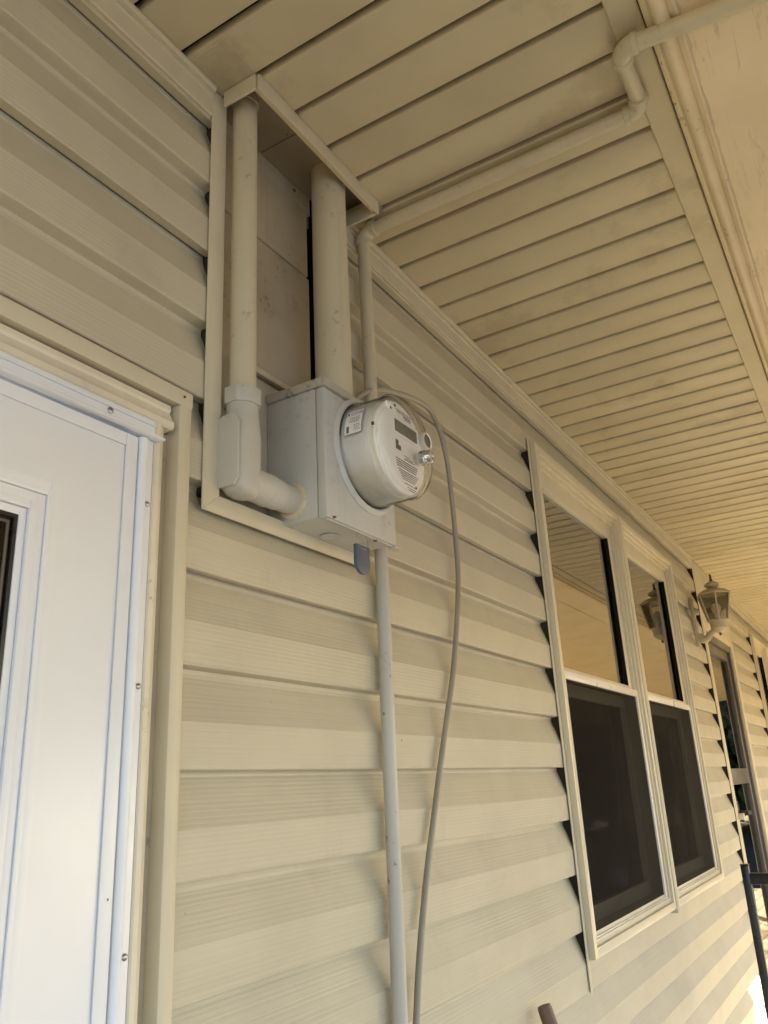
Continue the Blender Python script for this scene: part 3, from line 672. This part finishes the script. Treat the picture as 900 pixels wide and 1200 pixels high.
# second elbow: turns outward and slightly down
dz = Vector((0, -1, -SL)).normalized(); xe = 1.036
c2 = Vector((xe+.026, yb, zz-.006))+dz*.026
path = arc(c2, -dz, (-1, 0, 0), .026, 0, PI/2, 10)
mb = MB().tube(path, R*1.2, 28); fitting(mb, path[0], (1, 0, 0)); fitting(mb, path[-1], dz); obj('elbow', mb, 'pipe', sc_)
p1 = path[-1]
obj('outer_pipe', MB().tube([p1, p1+dz*.5, p1+dz*1.02], R*1.05, 24), 'pipe', sc_)

lc = thing('lower_conduit', 'grey painted conduit running down the siding from under the meter box', 'conduit', (1.193, -.016, .0))
obj('pipe', MB().tube(crom([(1.199, -.016, 1.925), (1.199, -.016, 1.80), (1.193, -.017, 1.55), (1.190, -.017, 1.3), (1.188, -.016, 1.1), (1.186, -.016, .1)], 5), .0120, 24), 'pipegrey', lc)

cb = MB().tube(crom([(1.135, .004, 2.165), (1.150, -.012, 2.197), (1.19, -.028, 2.226), (1.262, -.034, 2.246), (1.345, -.036, 2.262), (1.405, -.034, 2.262), (1.452, -.030, 2.232), (1.483, -.026, 2.175), (1.50, -.022, 2.10), (1.512, -.018, 2.0), (1.513, -.014, 1.897),
              (1.468, -.012, 1.73), (1.408, -.012, 1.598), (1.343, -.012, 1.452), (1.288, -.013, 1.323), (1.243, -.014, 1.174), (1.22, -.014, 1.0), (1.215, -.014, .2)], 8), .0056, 16)
obj('grey_cable', cb, 'cable', label='grey cable looping over the meter and hanging down the siding', cat='cable', ang=60)

# ---------------------------------------------------------------- lantern
LX, LY = 4.205, -.118
lm = thing('wall_lantern', 'cream outdoor wall lantern with glass panes between window and dark door', 'lantern', (LX, 0, 2.1))
prf = [(LX-.006, 2.095), (LX+.006, 2.095), (LX+.018, 2.125), (LX+.028, 2.17), (LX+.030, 2.24), (LX+.026, 2.30), (LX+.012, 2.33), (LX, 2.345), (LX-.012, 2.33), (LX-.026, 2.30), (LX-.030, 2.24), (LX-.028, 2.17), (LX-.018, 2.125)]
obj('wall_plate', MB().ext(prf, 'y', -.016, -.001), 'lampmetal', lm, bevel=.004)
obj('plate_boss', MB().lathe((LX, -.016, 2.27), (0, -1, 0), [(0, .022), (.006, .020), (.012, .012), (.020, .010), (.026, .0)], 24), 'lampmetal', lm)
ap = crom([(LX, -.014, 2.150), (LX, -.030, 2.128), (LX, -.052, 2.130), (LX, -.078, 2.155), (LX, -.100, 2.168), (LX, LY, 2.172)], 6)
obj('arm', MB().tube(ap, [.020-.009*i/(len(ap)-1) for i in range(len(ap))], 16), 'lampmetal', lm)
obj('base_cup', MB().lathe((LX, LY, 2.150), (0, 0, 1), [(0, .004), (.002, .016), (.008, .024), (.022, .038), (.050, .041), (.056, .046), (.060, .046)], 6*6), 'lampmetal', lm)
zb_, zt = 2.210, 2.340; rb, rt_ = .050, .080
cage = MB(); panes = []
for k in range(6):
    a0, a1 = k*PI/3+.25, (k+1)*PI/3+.25
    def q(a, r, z): return Vector((LX+r*math.cos(a), LY+r*math.sin(a), z))
    cage.tube([q(a0, rb, zb_), q(a0, rt_, zt)], .0042, 8)
    cage.tube([q(a0, rb, zb_), q(a1, rb, zb_)], .0040, 8); cage.tube([q(a0, rt_, zt), q(a1, rt_, zt)], .0048, 8)
    panes.append((q(a0, rb-.003, zb_), q(a1, rb-.003, zb_), q(a1, rt_-.003, zt), q(a0, rt_-.003, zt)))
obj('cage', cage, 'lampmetal', lm)
for p in panes: obj('glass_pane', MB().add(p, [(0, 1, 2, 3)]), 'lampglass', lm)
obj('roof_cap', MB().loft([[(LX+r*math.cos(k*PI/3+.25), LY+r*math.sin(k*PI/3+.25), z) for k in range(6)] for r, z in ((.084, 2.338), (.082, 2.344), (.050, 2.362), (.022, 2.370))]), 'lampmetal', lm, bevel=.001)
obj('roof_knob', MB().lathe((LX, LY, 2.368), (0, 0, 1), [(0, .014), (.004, .020), (.012, .034), (.020, .036), (.028, .031), (.036, .016), (.038, .008)], 28), 'lampmetal', lm)
obj('finial', MB().lathe((LX, LY, 2.405), (0, 0, 1), [(0, .005), (.006, .008), (.012, .006), (.030, .0055), (.040, .002)], 16), 'rust', lm)
obj('bulb', MB().lathe((LX, LY, 2.21), (0, 0, 1), [(0, .012), (.03, .012), (.045, .020), (.062, .024), (.08, .018), (.088, .004)], 20), 'bulb', lm)
obj('drip_nut', MB().lathe((LX, LY, 2.136), (0, 0, 1), [(0, .002), (.004, .006), (.014, .005)], 12), 'rust', lm)

# ---------------------------------------------------------------- handrail, leaning handle
rl = thing('black_handrail', 'black metal railing post with a rail running out from the wall at the right edge', 'railing', (3.226, -.2, 0))
obj('post', MB().box(3.212, 3.240, -.214, -.188, .0, 1.200), 'black', rl, bevel=.003)
obj('post_cap', MB().box(3.211, 3.241, -.215, -.187, 1.2005, 1.204), 'black', rl, bevel=.003)
obj('top_rail', MB().box(3.214, 3.238, -1.60, -.2145, 1.140, 1.176), 'black', rl, bevel=.003)
obj('bottom_rail', MB().box(3.214, 3.238, -1.60, -.2145, .12, .15), 'black', rl, bevel=.003)
for k in range(11):
    obj('baluster', MB().box(3.220, 3.232, -.34-k*.115-.007, -.34-k*.115+.007, .1505, 1.1395), 'black', rl)
st0 = Vector((1.727, -.026, 1.083)); st1 = Vector((1.80, -.33, .0))
obj('broom_handle', MB().tube([st1, st0-(st0-st1).normalized()*.006, st0-(st0-st1).normalized()*.001, st0], [.0145, .0145, .013, .009], 24), 'stick', label='round brown wooden handle leaning on the siding at the bottom edge', cat='handle', ang=40)

# ---------------------------------------------------------------- trees out in the yard (seen only mirrored in the glass)
def tree(x, y, h, label, seed):
    rd = random.Random(seed); t_ = thing('yard_tree', label, 'tree', (x, y, -.45), group='trees across the yard')
    tb = MB().tube([(x, y, -.45), (x+.1, y, h*.4), (x-.1, y+.1, h*.8)], [.18, .13, .05], 10)
    for k in range(7):
        a = rd.uniform(0, 2*PI); z = h*rd.uniform(.35, .7); L = h*.28
        tb.tube([(x, y, z), (x+math.cos(a)*L*.6, y+math.sin(a)*L*.6, z+L*.4), (x+math.cos(a)*L, y+math.sin(a)*L, z+L*.8)], [.06, .035, .01], 6)
    obj('trunk', tb, 'bark', t_)
    cr = MB(); cl = [(rd.gauss(0, h*.17), rd.gauss(0, h*.17), h*.68+rd.gauss(0, h*.13)) for _ in range(26)]
    for _ in range(5200):
        c = rd.choice(cl); p = Vector((x+c[0]+rd.gauss(0, h*.055), y+c[1]+rd.gauss(0, h*.055), c[2]+rd.gauss(0, h*.05)))
        u = Vector((rd.gauss(0, 1), rd.gauss(0, 1), rd.gauss(0, 1))).normalized()*.09; v = Vector((rd.gauss(0, 1), rd.gauss(0, 1), rd.gauss(0, 1))).normalized()*.06
        cr.add([p-u, p+v, p+u, p-v], [(0, 1, 2, 3)])
    me = bpy.data.meshes.new('crown'); me.from_pydata(cr.v, [], cr.f); me.materials.append(M['leaf'])
    o = bpy.data.objects.new('crown', me); col.objects.link(o); o.parent = t_; o.matrix_parent_inverse = Matrix.Translation(-t_.location)
tree(13, -17, 7, 'broad leafy tree across the yard, nearest the porch', 1)
tree(25, -15, 9, 'tall leafy tree across the yard, farthest to the right', 2)
tree(17, -2.6, 6, 'leafy tree standing beyond the far end of the porch', 5)
tree(22, -4.5, 8, 'tall leafy tree behind the one at the end of the porch', 6)
rd = random.Random(9); wd_ = MB()  # added tree mass, blocks the bright horizon sky mirrored in the door glass
for _ in range(26000):
    a = rd.uniform(-.42, .12); d = rd.uniform(30, 42); h = (7.5+2.2*math.sin(a*23)+1.5*math.sin(a*61+1))*math.sqrt(rd.random())
    p = Vector((d*math.cos(a), d*math.sin(a)-1, -.45+h)); k = rd.uniform(.25, .5)
    u = Vector((rd.gauss(0, 1), rd.gauss(0, 1), rd.gauss(0, 1))).normalized()*k; v = Vector((rd.gauss(0, 1), rd.gauss(0, 1), rd.gauss(0, 1))).normalized()*k*.7
    wd_.add([p-u, p+v, p+u, p-v], [(0, 1, 2, 3)])
me = bpy.data.meshes.new('horizon_blocker'); me.from_pydata(wd_.v, [], wd_.f); me.materials.append(M['leaf'])
o = bpy.data.objects.new('horizon_blocker', me); col.objects.link(o); o['kind'] = 'stuff'; o['label'] = 'added distant mass of trees past the porch, blocks the horizon sky'
